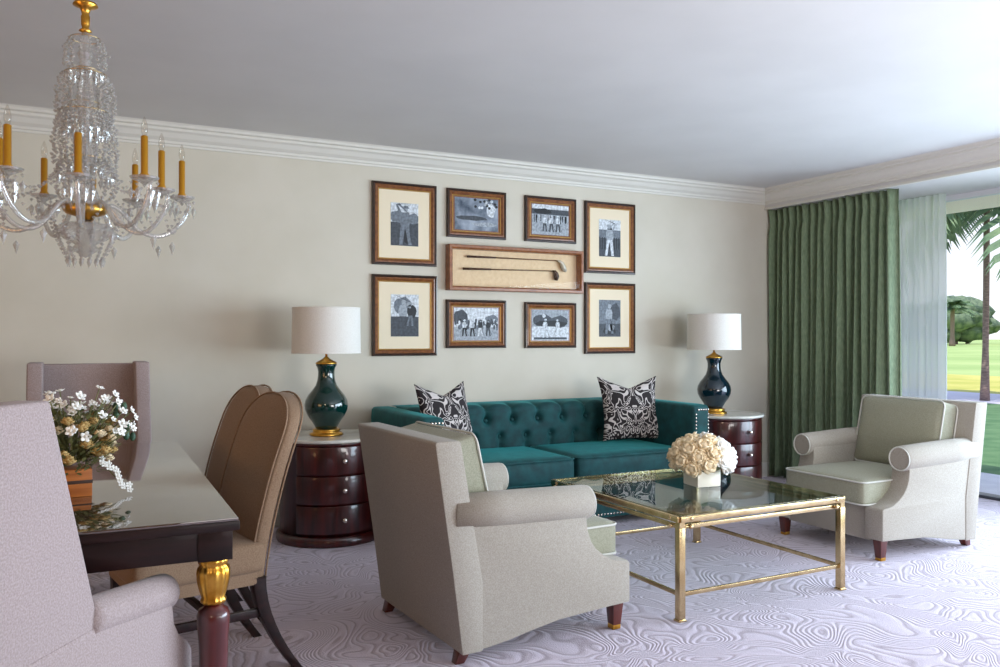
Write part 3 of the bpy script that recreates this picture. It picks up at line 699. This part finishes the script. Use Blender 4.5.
def print_mesh(kind, w_, h_):
    mb = MB(); a, b_ = w_/2, h_/2
    def rect(x0, x1, z0, z1, mi, lay=.0003): mb.add([(x0*a, -lay, z0*b_), (x1*a, -lay, z0*b_), (x1*a, -lay, z1*b_), (x0*a, -lay, z1*b_)], [(0, 1, 2, 3)], mi)
    def blob(cx_, cz_, rx, rz, mi, lay=.0005, n=14, rg=random.Random(3)):
        mb.add([((cx_+rx*math.cos(2*PI*k/n)*rg.uniform(.8, 1.1))*a, -lay, (cz_+rz*math.sin(2*PI*k/n)*rg.uniform(.8, 1.1))*b_) for k in range(n)], [tuple(range(n))], mi)
    mb.box(-a, a, -.0002, .001, -b_, b_, 3)
    rg = random.Random(kind*13+1)
    if kind == 0:   # golfer, hands up by his cap
        rect(-1, 1, -1, .1, 1); rect(-1, 1, .1, 1, 4, .0003); blob(-.5, .35, .6, .3, 2); blob(.6, .3, .5, .25, 2, .00055); golfer(mb, 0, -.02*h_, h_*.92, 2, 2, 1, 2); blob(.1, -.55, .2, .4, 0, .00085)
    elif kind == 1:  # swing, crouched
        rect(-1, 1, -1, -.05, 1); rect(-1, 1, -.05, 1, 4); blob(-.1, .45, .7, .45, 2); blob(.5, .2, .35, .3, 0, .00055); golfer(mb, -.08*w_, -.02*h_, h_*.78, 3, 1, 1, 0); golfer(mb, .2*w_, .0, h_*.5, 0, 2, -1, 1)
    elif kind == 2:  # finish of a swing, white trousers, crowd behind
        rect(-1, 1, -1, .0, 1); rect(-1, 1, 0, .45, 2, .0003); rect(-1, 1, .45, 1, 4)
        for k in range(9): rect(-.95+k*.22, -.88+k*.22, -.6, .05, 0, .0005)
        blob(0, .35, .28, .3, 0, .00055); golfer(mb, 0, -.05*h_, h_*.85, 3, 4, -1, 2)
    elif kind == 3:  # two figures seated by trees
        rect(-1, 1, -1, -.3, 1); rect(-1, 1, -.3, 1, 2); blob(.5, .35, .5, .5, 1); blob(-.4, .5, .4, .35, 2, .00055); golfer(mb, -.05*w_, -.02*h_, h_*.80, 3, 2, 1, 1); blob(-.1, -.7, .6, .22, 0, .00085); blob(.1, -.5, .35, .2, 3, .0009)
    elif kind == 4:  # aerial coastline
        mb.f.pop; rect(-1, 1, -1, 1, 5, .0003); blob(-.2, -.25, .75, .16, 1); blob(.35, -.6, .6, .14, 3, .0006); blob(.65, .3, .2, .5, 4, .0006)
        for k in range(16): blob(rg.uniform(-.1, .95), rg.uniform(.35, .95), .07, .09, rg.choice([0, 2, 4]), .0007)
    elif kind == 5:  # fairway with players on the green
        rect(-1, 1, -1, .35, 3); rect(-1, 1, .35, .7, 1); rect(-1, 1, .7, 1, 4); blob(-.4, .55, .5, .2, 0)
        for k in range(26): x = rg.uniform(-.9, .9); rect(x-.025, x+.025, .05+rg.uniform(-.3, .1), .3, rg.choice([0, 1, 4]), .0006)
        for k in range(3): golfer(mb, (-.4+k*.45)*a*.8, -.12*h_, h_*.55, 4, rg.choice([1, 4]), 1, 1)
    elif kind == 6:  # crowd at the tee
        rect(-1, 1, -1, -.2, 3); rect(-1, 1, -.2, 1, 4); blob(-.7, .4, .35, .5, 1); blob(.7, .3, .3, .3, 2)
        for k in range(60):
            x = rg.uniform(-.96, .96); z = rg.uniform(-.25, .2); blob(x, z, .05, .16, rg.choice([0, 1, 1, 2, 4]), .0006+.000004*k)
        for k in range(4): golfer(mb, (-.55+k*.36)*a, -.12*h_, h_*.52, rg.choice([0, 4]), rg.choice([0, 1, 4]), 1, 1)
    else:            # two players in white before dark trees
        rect(-1, 1, -1, -.1, 4); rect(-1, 1, -.1, 1, 3); blob(-.4, .3, .55, .45, 1); blob(.45, .25, .5, .4, 1, .00055); blob(0, .1, .9, .22, 0, .0006)
        golfer(mb, -.3*a, -.1*h_, h_*.62, 4, 4, 1, 1); golfer(mb, .4*a, -.08*h_, h_*.55, 4, 4, -1, 1); blob(-.35, .62, .10, .14, 4, .0009); rect(-.9, .9, -.95, -.8, 1, .0006)
    mb.v = [(max(-a, min(a, p[0])), p[1], max(-b_, min(b_, p[2]))) for p in mb.v]
    return mb
def picture(label, x0, x1, z0, z1, kind, portrait):
    w_, h_ = x1-x0, z1-z0
    t = thing('framed_photograph', label, 'picture', ((x0+x1)/2, YB, (z0+z1)/2), 0, 'framed golf photographs above the sofa')
    f = MB(); ring(f, w_, h_, [(0.0, 0.0), (0.0, 0.020), (0.003, 0.026), (0.010, 0.028), (0.016, 0.024), (0.018, 0.020)]); f.build('frame', M['frame_dark'], t)
    f = MB(); ring(f, w_, h_, [(0.018, 0.012), (0.018, 0.022), (0.026, 0.024), (0.036, 0.017), (0.042, 0.013)]); f.build('moulding', M['frame_brown'], t)
    f = MB(); ring(f, w_, h_, [(0.042, 0.006), (0.042, 0.014), (0.045, 0.0155), (0.049, 0.012), (0.050, 0.006)]); f.build('gilt_lip', M['frame_gold'], t)
    if portrait: pw, ph = w_*0.43, h_*0.52; pz = 0.0
    else: pw, ph = w_-0.125, h_-0.115; pz = 0.0
    MB().box(-w_/2+.02, w_/2-.02, -0.0075, 0.0, -h_/2+.02, h_/2-.02).build('mat_board', M['mat'] if portrait else M['frame_brown'], t)
    p = print_mesh(kind, pw, ph).build('photo_print', [M['g0'], M['g1'], M['g2'], M['g3'], M['g4'], M['pwater']], t, weld=False); p.location = (0, -0.0085, pz)
picture('framed photo of a golfer with raised hands, top left of the wall group', 1.807, 2.277, 1.713, 2.279, 0, True)
picture('framed photo of a golfer crouching mid-swing, directly above the sofa\'s left end', 1.807, 2.280, 1.090, 1.647, 1, True)
picture('small framed aerial coastline photo above the left end of the golf club case', 2.358, 2.828, 1.930, 2.276, 4, False)
picture('small framed photo of players on an open green, above the golf club case', 2.988, 3.434, 1.932, 2.273, 5, False)
picture('small framed photo of a crowd around golfers, below the golf club case', 2.353, 2.829, 1.141, 1.486, 6, False)
picture('small framed photo of two golfers in white before dark trees, below the case', 2.988, 3.434, 1.138, 1.480, 7, False)
picture('framed photo of a golfer in white trousers, top right of the wall group', 3.516, 3.989, 1.716, 2.273, 2, True)
picture('framed photo of a golfer with trees behind, lower right of the wall group', 3.516, 3.989, 1.090, 1.643, 3, True)
def shadow_box():
    x0, x1, z0, z1 = 2.353, 3.471, 1.551, 1.874; w_, h_ = x1-x0, z1-z0
    t = thing('display_case', 'long chestnut wall case holding two antique golf clubs', 'display case', ((x0+x1)/2, YB, (z0+z1)/2))
    f = MB(); ring(f, w_, h_, [(0, 0), (0, .066), (.004, .070), (.020, .070), (.026, .064), (.030, .058), (.030, .006)]); f.build('frame', M['frame_box'], t)
    MB().box(-w_/2+.01, w_/2-.01, -.007, 0, -h_/2+.01, h_/2-.01).build('backing', M['backing'], t)
    MB().box(-w_/2+.03, w_/2-.03, -.058, -.0565, -h_/2+.03, h_/2-.03).build('glazing', M['glaze'], t)
    cx_, cz_ = (x0+x1)/2, (z0+z1)/2; Y = YB-0.032
    g = 'antique golf clubs in the wall case'
    def club(label, xa, za, xb, zb, kind):
        c = thing('golf_club', label, 'golf club', (xa, Y, za), 0, g); dx, dz = xb-xa, zb-za
        MB().tube([(0, 0, 0), (dx*.3, 0, dz*.3)], [.0085, .0065], 10).build('grip', M['grip'], c)
        MB().tube([(dx*.3, 0, dz*.3), (dx, 0, dz)], [.0045, .0035], 8).build('shaft', M['shaft'], c)
        if kind == 0:
            MB().tube([(dx, 0, dz), (dx+.02, 0, dz-.004), (dx+.038, 0, dz-.02), (dx+.05, 0, dz-.045), (dx+.072, 0, dz-.078)], [.006, .011, .016, .021, .013], 10).build('club_head', M['iron'], c)
        else:
            MB().tube([(dx, 0, dz), (dx+.02, 0, dz-.003), (dx+.032, 0, dz-.02), (dx+.036, 0, dz-.042), (dx+.030, 0, dz-.068)], [.006, .012, .018, .021, .013], 12).build('club_head', M['persimmon'], c)
    club('upper antique golf club in the wall case, with pale iron head', 2.51, 1.795, 3.26, 1.795, 0)
    club('lower antique golf club in the wall case, with dark wooden head', 2.475, 1.706, 3.215, 1.716, 1)
shadow_box()

# ------------------------------------------------------------------ dining table
def make_dining_table():
    x0, x1, y0, y1 = -0.42, 0.40, 2.19, 3.93; cx_, cy_ = (x0+x1)/2, (y0+y1)/2; a, b_ = (x1-x0)/2, (y1-y0)/2
    t = thing('dining_table', 'dark polished dining table with glass top and gilded leg capitals', 'table', (cx_, cy_, 0), math.radians(-1.2))
    MB().box(-a, a, -b_, b_, 0.728, 0.752).build('tabletop', M['ebony'], t, bevel=0.004)
    MB().box(-a+.004, a-.004, -b_+.004, b_-.004, 0.752, 0.760).build('glass_cover', M['tabletop'], t, bevel=0.0015)
    ap = MB()
    ap.box(-a+.03, a-.03, -b_+.02, -b_+.045, .655, .728).box(-a+.03, a-.03, b_-.045, b_-.02, .655, .728).box(-a+.02, -a+.045, -b_+.03, b_-.03, .655, .728).box(a-.045, a-.02, -b_+.03, b_-.03, .655, .728)
    ap.build('apron', M['ebony'], t, bevel=0.003)
    for sx in (-1, 1):
        for sy in (-1, 1):
            x, y = sx*(a-.058), sy*(b_-.058)
            MB().box(x-.042, x+.042, y-.042, y+.042, .652, .729).build('corner_block', M['ebony'], t, bevel=.002)
            l = MB().lathe([(.022, 0.002), (.024, .012), (.027, .02), (.024, .03), (.026, .05), (.032, .25), (.037, .44), (.040, .485), (.041, .505), (.036, .52), (.025, .526), (.023, .535)], 28, (x, y, 0))
            lg = l.build('leg', M['redleg'], t)
            MB().lathe([(.026, .535), (.031, .540), (.031, .546), (.028, .552), (.033, .568), (.039, .595), (.0405, .615), (.038, .628), (.032, .635), (.036, .640), (.037, .649), (.034, .653)], 48, (x, y, 0), flute=0.05).build('gilt_capital', M['gold'], lg)
make_dining_table()

def make_side_chair(label, loc, rz):
    t = thing('dining_side_chair', label, 'chair', loc, rz, 'tan dining chairs along the right side of the table')
    F = M['tan']; hw = .228
    z0, z1 = .34, 1.005
    def yc(z): u = (z-z0)/(z1-z0); return .10+.055*u+.125*u*u
    def wd(z):
        k = (z-(z1-.15))/.15
        base = hw*(0.93+0.07*min(1, (z-z0)/.3))
        return base*math.sqrt(max(0.0, 1-max(0, k)**2.3)) if k > 0 else base
    zs = [z0+(z1-z0)*(1-(1-j/25)**1.6) for j in range(26)]
    def shell(u, v):
        a = 2*PI*u; z = zs[int(round(v*25))]; w_ = max(.004, wd(z)); th = .036*(1 if w_ > .1 else max(.25, w_/.1))
        ca, sa = math.cos(a), math.sin(a)
        x = w_*math.copysign(abs(ca)**.35, ca); y = th*math.copysign(abs(sa)**.45, sa)
        return (x, yc(z)+y-.03*(1-(x/hw)**2)*0, z)
    mb = MB().grid(shell, 48, 26, closed_u=True)
    b_ = mb.build('backrest', F, t)
    pts = []
    zz = zs
    right = [(wd(z)*1.0, yc(z)-.034, z) for z in zz]; left = [(-p[0], p[1], p[2]) for p in right]
    for yo, nm in ((0.004, 'piping'), (.064, 'piping')):
        MB().tube([(p[0]*.985, p[1]+yo, p[2]) for p in right]+[(p[0]*.985, p[1]+yo, p[2]) for p in left[::-1][1:]], .004, 6).build(nm, F, b_)
    MB().soft((0, -.10, .435), (.49, .45, .11), .03, (0, 0, .012), n=11).build('seat', F, t)
    MB().box(-.225, .225, -.30, .10, .335, .40).build('seat_rail', F, t, bevel=.01)
    for sg in (-1, 1):
        x = sg*.20
        MB().hexa([(x-.015, -.285, 0), (x+.015, -.285, 0), (x+.015, -.255, 0), (x-.015, -.255, 0)], [(x-.022, -.295, .34), (x+.022, -.295, .34), (x+.022, -.250, .34), (x-.022, -.250, .34)]).build('leg', M['ebony'], t, bevel=.002)
        n = 8; lm = MB(); vs = []; fs = []
        for j in range(n+1):
            u = j/n; z = .36*(1-u); y = .105+.15*u**1.8; h_ = .024-.008*u; 
            vs += [(x-h_, y-h_, z), (x+h_, y-h_, z), (x+h_, y+h_, z), (x-h_, y+h_, z)]
        for j in range(n):
            for k in range(4): fs.append((j*4+k, j*4+(k+1) % 4, (j+1)*4+(k+1) % 4, (j+1)*4+k))
        fs += [(0, 1, 2, 3), (n*4, n*4+3, n*4+2, n*4+1)]
        lm.add(vs, fs).build('leg', M['ebony'], t, bevel=.002)
        MB().box(x-.010, x+.010, -.265, .125, .215, .245).build('stretcher', M['ebony'], t, bevel=.002)
    MB().box(-.195, .195, -.05, -.03, .218, .242).build('stretcher', M['ebony'], t, bevel=.002)
    return t
sc1 = make_side_chair('tan round-backed dining chair on the right side of the table, nearest the camera', (0.455, 3.23, 0), math.radians(-80))
dup(sc1, 'tan round-backed dining chair on the right side of the table, nearest the back wall', (0.46, 3.74, 0), math.radians(-83))

def make_wing_chair(label, loc, rz, W=0.60):
    t = thing('wing_dining_chair', label, 'chair', loc, rz, 'high-backed wing chairs at the table ends')
    F = M['linen']; hw = W/2
    for sg in (-1, 1):
        a, b_ = sorted((sg*hw, sg*(hw-.075)))
        MB().prism([(.415, 1.095), (.200, 1.095), (.055, .64), (.05, .40), (.34, .40)], 'x', a, b_).build('wing', F, t, bevel=.010, seg=3)
    MB().prism([(.32, .22), (.22, .22), (.235, .45), (.335, 1.085), (.43, 1.085)], 'x', -hw+.06, hw-.06).build('backrest', F, t, bevel=.012)
    side = [(.35, .21), (.352, .50), (.33, .60), (.06, .60), (-.255, .55), (-.262, .50), (-.285, .465), (-.325, .435), (-.35, .405), (-.35, .21)]
    for sg in (-1, 1):
        a, b_ = sorted((sg*(hw+.004), sg*(hw-.075))); MB().prism(side, 'x', a, b_).build('side_panel', F, t, bevel=.012)
    for sg in (-1, 1):
        x = sg*(hw-.035)
        MB().tube([(x, .062, .611), (x, .03, .608), (x, -.10, .592), (x, -.24, .576), (x, -.272, .572), (x, -.284, .571)], [.046, .046, .046, .047, .046, .034], 24).build('arm', F, t)
    MB().box(-hw+.06, hw-.06, -.34, .25, .215, .40).build('seat_rail', F, t, bevel=.01)
    MB().soft((0, -.05, .44), (W-.16, .56, .12), .03, (0, 0, .015), n=11).build('seat_cushion', F, t)
    for sx in (-1, 1):
        x = sx*(hw-.05)
        MB().hexa([(x-.016, -.325, 0), (x+.016, -.325, 0), (x+.016, -.293, 0), (x-.016, -.293, 0)], [(x-.024, -.335, .22), (x+.024, -.335, .22), (x+.024, -.285, .22), (x-.024, -.285, .22)]).build('leg', M['ebony'], t, bevel=.002)
        MB().hexa([(x-.016, .31, 0), (x+.016, .31, 0), (x+.016, .342, 0), (x-.016, .342, 0)], [(x-.024, .25, .22), (x+.024, .25, .22), (x+.024, .30, .22), (x-.024, .30, .22)]).build('leg', M['ebony'], t, bevel=.002)
    return t
wc = make_wing_chair('pale linen wing chair turned sideways at the near end of the dining table', (-0.167, 2.195, 0), math.radians(145))
dup(wc, 'tall wing chair at the far end of the dining table, facing the camera', (0.08, 4.33, 0), 0.0).scale = (0.9, 1, 1)

# ------------------------------------------------------------------ table flowers
def make_centrepiece():
    t = thing('flower_centrepiece', 'loose white and straw flower arrangement in a cedar box on the dining table', 'flowers', (0.0, 2.72, 0.7602), math.radians(4))
    MB().box(-.050, .050, -.050, .050, 0, .080).build('planter', M['cedar'], t, bevel=.003)
    MB().box(-.0512, .0512, -.0512, .0512, .038, .048).build('band', M['band'], t, bevel=.001)
    rg = random.Random(21)
    # dense mass of foliage and dried heads
    fo = MB()
    for i in range(900):
        a = rg.uniform(0, 2*PI); z = rg.uniform(.07, .25); r_ = (.05+.07*min(1, (z-.05)/.08))*rg.uniform(.3, 1.1)
        c = Vector((r_*math.cos(a), r_*math.sin(a), z)); d = Vector((math.cos(a), math.sin(a), rg.uniform(-.3, .9))).normalized(); s_ = d.cross(Vector((0, 0, 1))).normalized(); Lf = rg.uniform(.016, .036)
        fo.add([c, c+d*Lf*.5+s_*Lf*.22, c+d*Lf, c+d*Lf*.5-s_*Lf*.22], [(0, 1, 2, 3)], 0)
    tag_ = fo.build('foliage', M['leaf'], t, weld=False); tag_['kind'] = 'stuff'
    for i in range(56):
        a = rg.uniform(0, 2*PI); z = rg.uniform(.085, .235); r_ = rg.uniform(.075, .125)
        c = (r_*math.cos(a), r_*math.sin(a), z); mb = MB(); rose(mb, c, rg.uniform(.013, .022), rg); mb.build('straw_flower', M['straw'] if i % 3 else M['cream_rose'], t, weld=False)
    def daisy(c, r_, d, mt):
        def f(m_):
            m_.ball((0, 0, .002), (r_*.28, r_*.28, r_*.18), 8, 6)
            for k in range(5):
                a = 2*PI*k/5; T = Matrix.Rotation(a, 4, 'Z') @ Matrix.Translation((r_*.50, 0, 0)) @ Matrix.Rotation(-.45, 4, 'Y'); m_.ball((0, 0, 0), (r_*.48, r_*.36, r_*.09), 8, 5, T=T)
        oriented(f, c, d).build('white_bloom', mt, t, weld=False)
    for i in range(100):
        
        a = rg.uniform(0, 2*PI); el = rg.uniform(.25, 1.2)
        r_ = rg.uniform(.13, .205); d = Vector((math.cos(a)*math.cos(el)*1.05, math.sin(a)*math.cos(el)*.8, math.sin(el)))
        c = Vector((0, 0, .135))+d*r_
        st = MB().tube([(d.x*.03, d.y*.03, .10), Vector((0, 0, .11))+d*r_*.55, c], .0016, 5).build('stem', M['leaf'], t)
        for q in range(1): daisy(c, rg.uniform(.011, .019), d+Vector((rg.uniform(-.5, .5), -.5, rg.uniform(-.2, .5))), M['white_rose'])
    for sx, sz in ((.15, .17), (.12, .24)):
        for q in range(3):
            c = Vector((sx+rg.uniform(-.02, .02), rg.uniform(-.04, .04), sz+rg.uniform(-.02, .02))); mb = MB()
            mb.ball(c, (.009, .005, .014), 8, 6); mb.build('eucalyptus_leaf', M['leaf_dark'], t)
    # trailing white spray falling to the glass
    for i in range(14):
        u = i/13; c = Vector((.07+.075*u, -.055-.03*u, .10-.085*u**1.3)); daisy(c+Vector((rg.uniform(-.006, .006),)*3), .011, Vector((.2, -1, .5)), M['white_rose'])
    MB().tube([(.05, -.04, .11), (.08, -.06, .09), (.11, -.07, .05), (.145, -.085, .012)], .0016, 5).build('stem', M['leaf'], t)
make_centrepiece()

# ------------------------------------------------------------------ chandelier
def make_chandelier():
    t = thing('crystal_chandelier', 'crystal chandelier with brass candle sleeves hanging over the dining table', 'chandelier', (0.04, 3.02, 1.40))
    Z = lambda z: z-1.40
    X = M['crystal']
    MB().lathe([(.002, Z(2.44)), (.03, Z(2.45)), (.055, Z(2.475)), (.06, Z(2.5))], 28).build('ceiling_canopy', M['gold'], t)
    ch = MB()
    for k in range(5):
        z = Z(2.43-k*.028); ax = k % 2
        ch.tube([((.009*math.cos(a) if ax else 0), (0 if ax else .009*math.cos(a)), z+.018*math.sin(a)) for a in [2*PI*q/12 for q in range(12)]], .0028, 6, closed=True)
    ch.build('chain', M['gold'], t)
    MB().lathe([(.004, Z(2.31)), (.034, Z(2.306)), (.038, Z(2.298)), (.016, Z(2.288)), (.011, Z(2.27)), (.014, Z(2.262)), (.013, Z(2.235)), (.010, Z(2.225)), (.020, Z(2.215)), (.004, Z(2.205))], 24).build('top_crown', M['gold'], t)
    MB().lathe([(.010, Z(2.21)), (.014, Z(2.16)), (.026, Z(2.14)), (.014, Z(2.12)), (.011, Z(2.06)), (.022, Z(2.02)), (.030, Z(2.0)), (.018, Z(1.97)), (.012, Z(1.93)), (.013, Z(1.87)), (.030, Z(1.84)), (.040, Z(1.80)), (.028, Z(1.76)), (.018, Z(1.73)), (.034, Z(1.70)), (.045, Z(1.67)), (.030, Z(1.63)), (.018, Z(1.6))], 12, smooth=False).build('glass_column', X, t)
    MB().lathe([(.024, Z(1.655)), (.062, Z(1.645)), (.066, Z(1.632)), (.058, Z(1.620)), (.030, Z(1.612)), (.022, Z(1.60))], 28).build('arm_hub', M['gold'], t)
    MB().lathe([(.01, Z(1.60)), (.075, Z(1.585)), (.095, Z(1.56)), (.060, Z(1.535)), (.03, Z(1.52)), (.045, Z(1.505)), (.02, Z(1.49)), (.003, Z(1.478))], 14, smooth=False).build('lower_bowl', X, t)
    def beads(mb, pts, r):
        for p in pts: mb.octa(p, r, r*1.25)
    rg = random.Random(9)
    # upper waterfall tiers
    for (zc, rr, n, ln, fl) in ((2.19, .045, 14, .10, .014), (2.09, .036, 10, .20, .02), (2.075, .062, 18, .17, .016), (1.98, .045, 12, .20, .02), (1.95, .075, 20, .20, .012), (1.80, .06, 14, .14, .03)):
        mb = MB(); mb.tube([(rr*math.cos(2*PI*k/24), rr*math.sin(2*PI*k/24), Z(zc)) for k in range(24)], .0018, 5, closed=True); mb.build('crystal_ring', M['brass'], t)
        for k in range(n):
            a = 2*PI*k/n; s_ = MB(); m_ = int(ln/.013)
            beads(s_, [((rr+fl*math.sin(PI*j/m_)+.012*rg.random())*math.cos(a), (rr+fl*math.sin(PI*j/m_))*math.sin(a), Z(zc-.006-j*.0135)) for j in range(m_)], .0068)
            s_.octa(((rr+.004)*math.cos(a), (rr+.004)*math.sin(a), Z(zc-ln-.014)), .009, .024); s_.build('crystal_strand', X, t, weld=False)
    # bottom basket
    for k in range(14):
        a = 2*PI*k/14; s_ = MB(); rr = .10
        beads(s_, [(rr*(1-.45*(j/9)**1.5)*math.cos(a), rr*(1-.45*(j/9)**1.5)*math.sin(a), Z(1.60-j*.0135)) for j in range(10)], .0068); s_.octa((.052*math.cos(a), .052*math.sin(a), Z(1.468)), .008, .022); s_.build('crystal_strand', X, t, weld=False)
    NA = 10; R = .310
    ends = []
    for k in range(NA):
        a = 2*PI*(k+.35)/NA; low = (k % 2)
        rr = R if not low else R*.78; zt = 1.705 if not low else 1.70
        ca, sa = math.cos(a), math.sin(a)
        P = [(0.04, 1.635), (.08, 1.655), (.12, 1.63), (.16, 1.585), (.21, 1.565), (.26, 1.575), (.305, 1.615), (.33, 1.66), (.335, 1.69)]
        pts = [(ca*p[0]*rr/R, sa*p[0]*rr/R, Z(p[1]+(zt-1.705))) for p in P]
        sm = []
        for i in range(len(pts)-1):
            p0, p1, p2, p3 = [Vector(pts[max(0, min(len(pts)-1, i+q))]) for q in (-1, 0, 1, 2)]
            for q in range(3):
                s_ = q/3; sm.append(.5*((2*p1)+(-p0+p2)*s_+(2*p0-5*p1+4*p2-p3)*s_*s_+(-p0+3*p1-3*p2+p3)*s_**3))
        sm.append(Vector(pts[-1]))
        arm = MB().tube(sm, .0075, 8).build('arm', X, t)
        ex, ey = ca*rr, sa*rr; ends.append((a, rr, zt))
        MB().lathe([(.006, Z(zt-.018)), (.016, Z(zt-.012)), (.040, Z(zt-.002)), (.043, Z(zt+.004)), (.020, Z(zt+.001)), (.008, Z(zt))], 16, (ex, ey, 0), smooth=False).build('bobeche', X, arm)
        MB().lathe([(.010, Z(zt)), (.017, Z(zt+.004)), (.014, Z(zt+.012)), (.0105, Z(zt+.016)), (.0105, Z(zt+.128)), (.006, Z(zt+.131))], 14, (ex, ey, 0)).build('candle_sleeve', M['candle'], arm)
        MB().lathe([(.006, Z(zt+.130)), (.0095, Z(zt+.143)), (.0105, Z(zt+.155)), (.007, Z(zt+.172)), (.0015, Z(zt+.188))], 12, (ex, ey, 0)).build('bulb', M['bulb'], arm)
        for q in range(6):
            b_ = 2*PI*q/6; pd = MB(); px, py = ex+.038*math.cos(b_), ey+.038*math.sin(b_)
            pd.octa((px, py, Z(zt-.012)), .006, .009); pd.octa((px, py, Z(zt-.042)), .009, .030); pd.build('crystal_pendant', X, t, weld=False)
    # swags between neighbouring arms and up to the column
    for k in range(NA):
        a0, r0, z0 = ends[k]; a1, r1, z1 = ends[(k+1) % NA]
        p0 = Vector((r0*math.cos(a0), r0*math.sin(a0), Z(z0-.02))); p1 = Vector((r1*math.cos(a1), r1*math.sin(a1), Z(z1-.02))); s_ = MB()
        beads(s_, [p0.lerp(p1, j/14)+Vector((0, 0, -.11*(1-(2*j/14-1)**2))) for j in range(15)], .0064); s_.octa(p0.lerp(p1, .5)+Vector((0, 0, -.155)), .010, .032); s_.build('crystal_swag', X, t, weld=False)
        q = Vector((.045*math.cos(a0), .045*math.sin(a0), Z(1.83))); s_ = MB()
        beads(s_, [q.lerp(p0, j/16)+Vector((0, 0, -.07*(1-(2*j/16-1)**2))) for j in range(17)], .0064); s_.build('crystal_swag', X, t, weld=False)
make_chandelier()
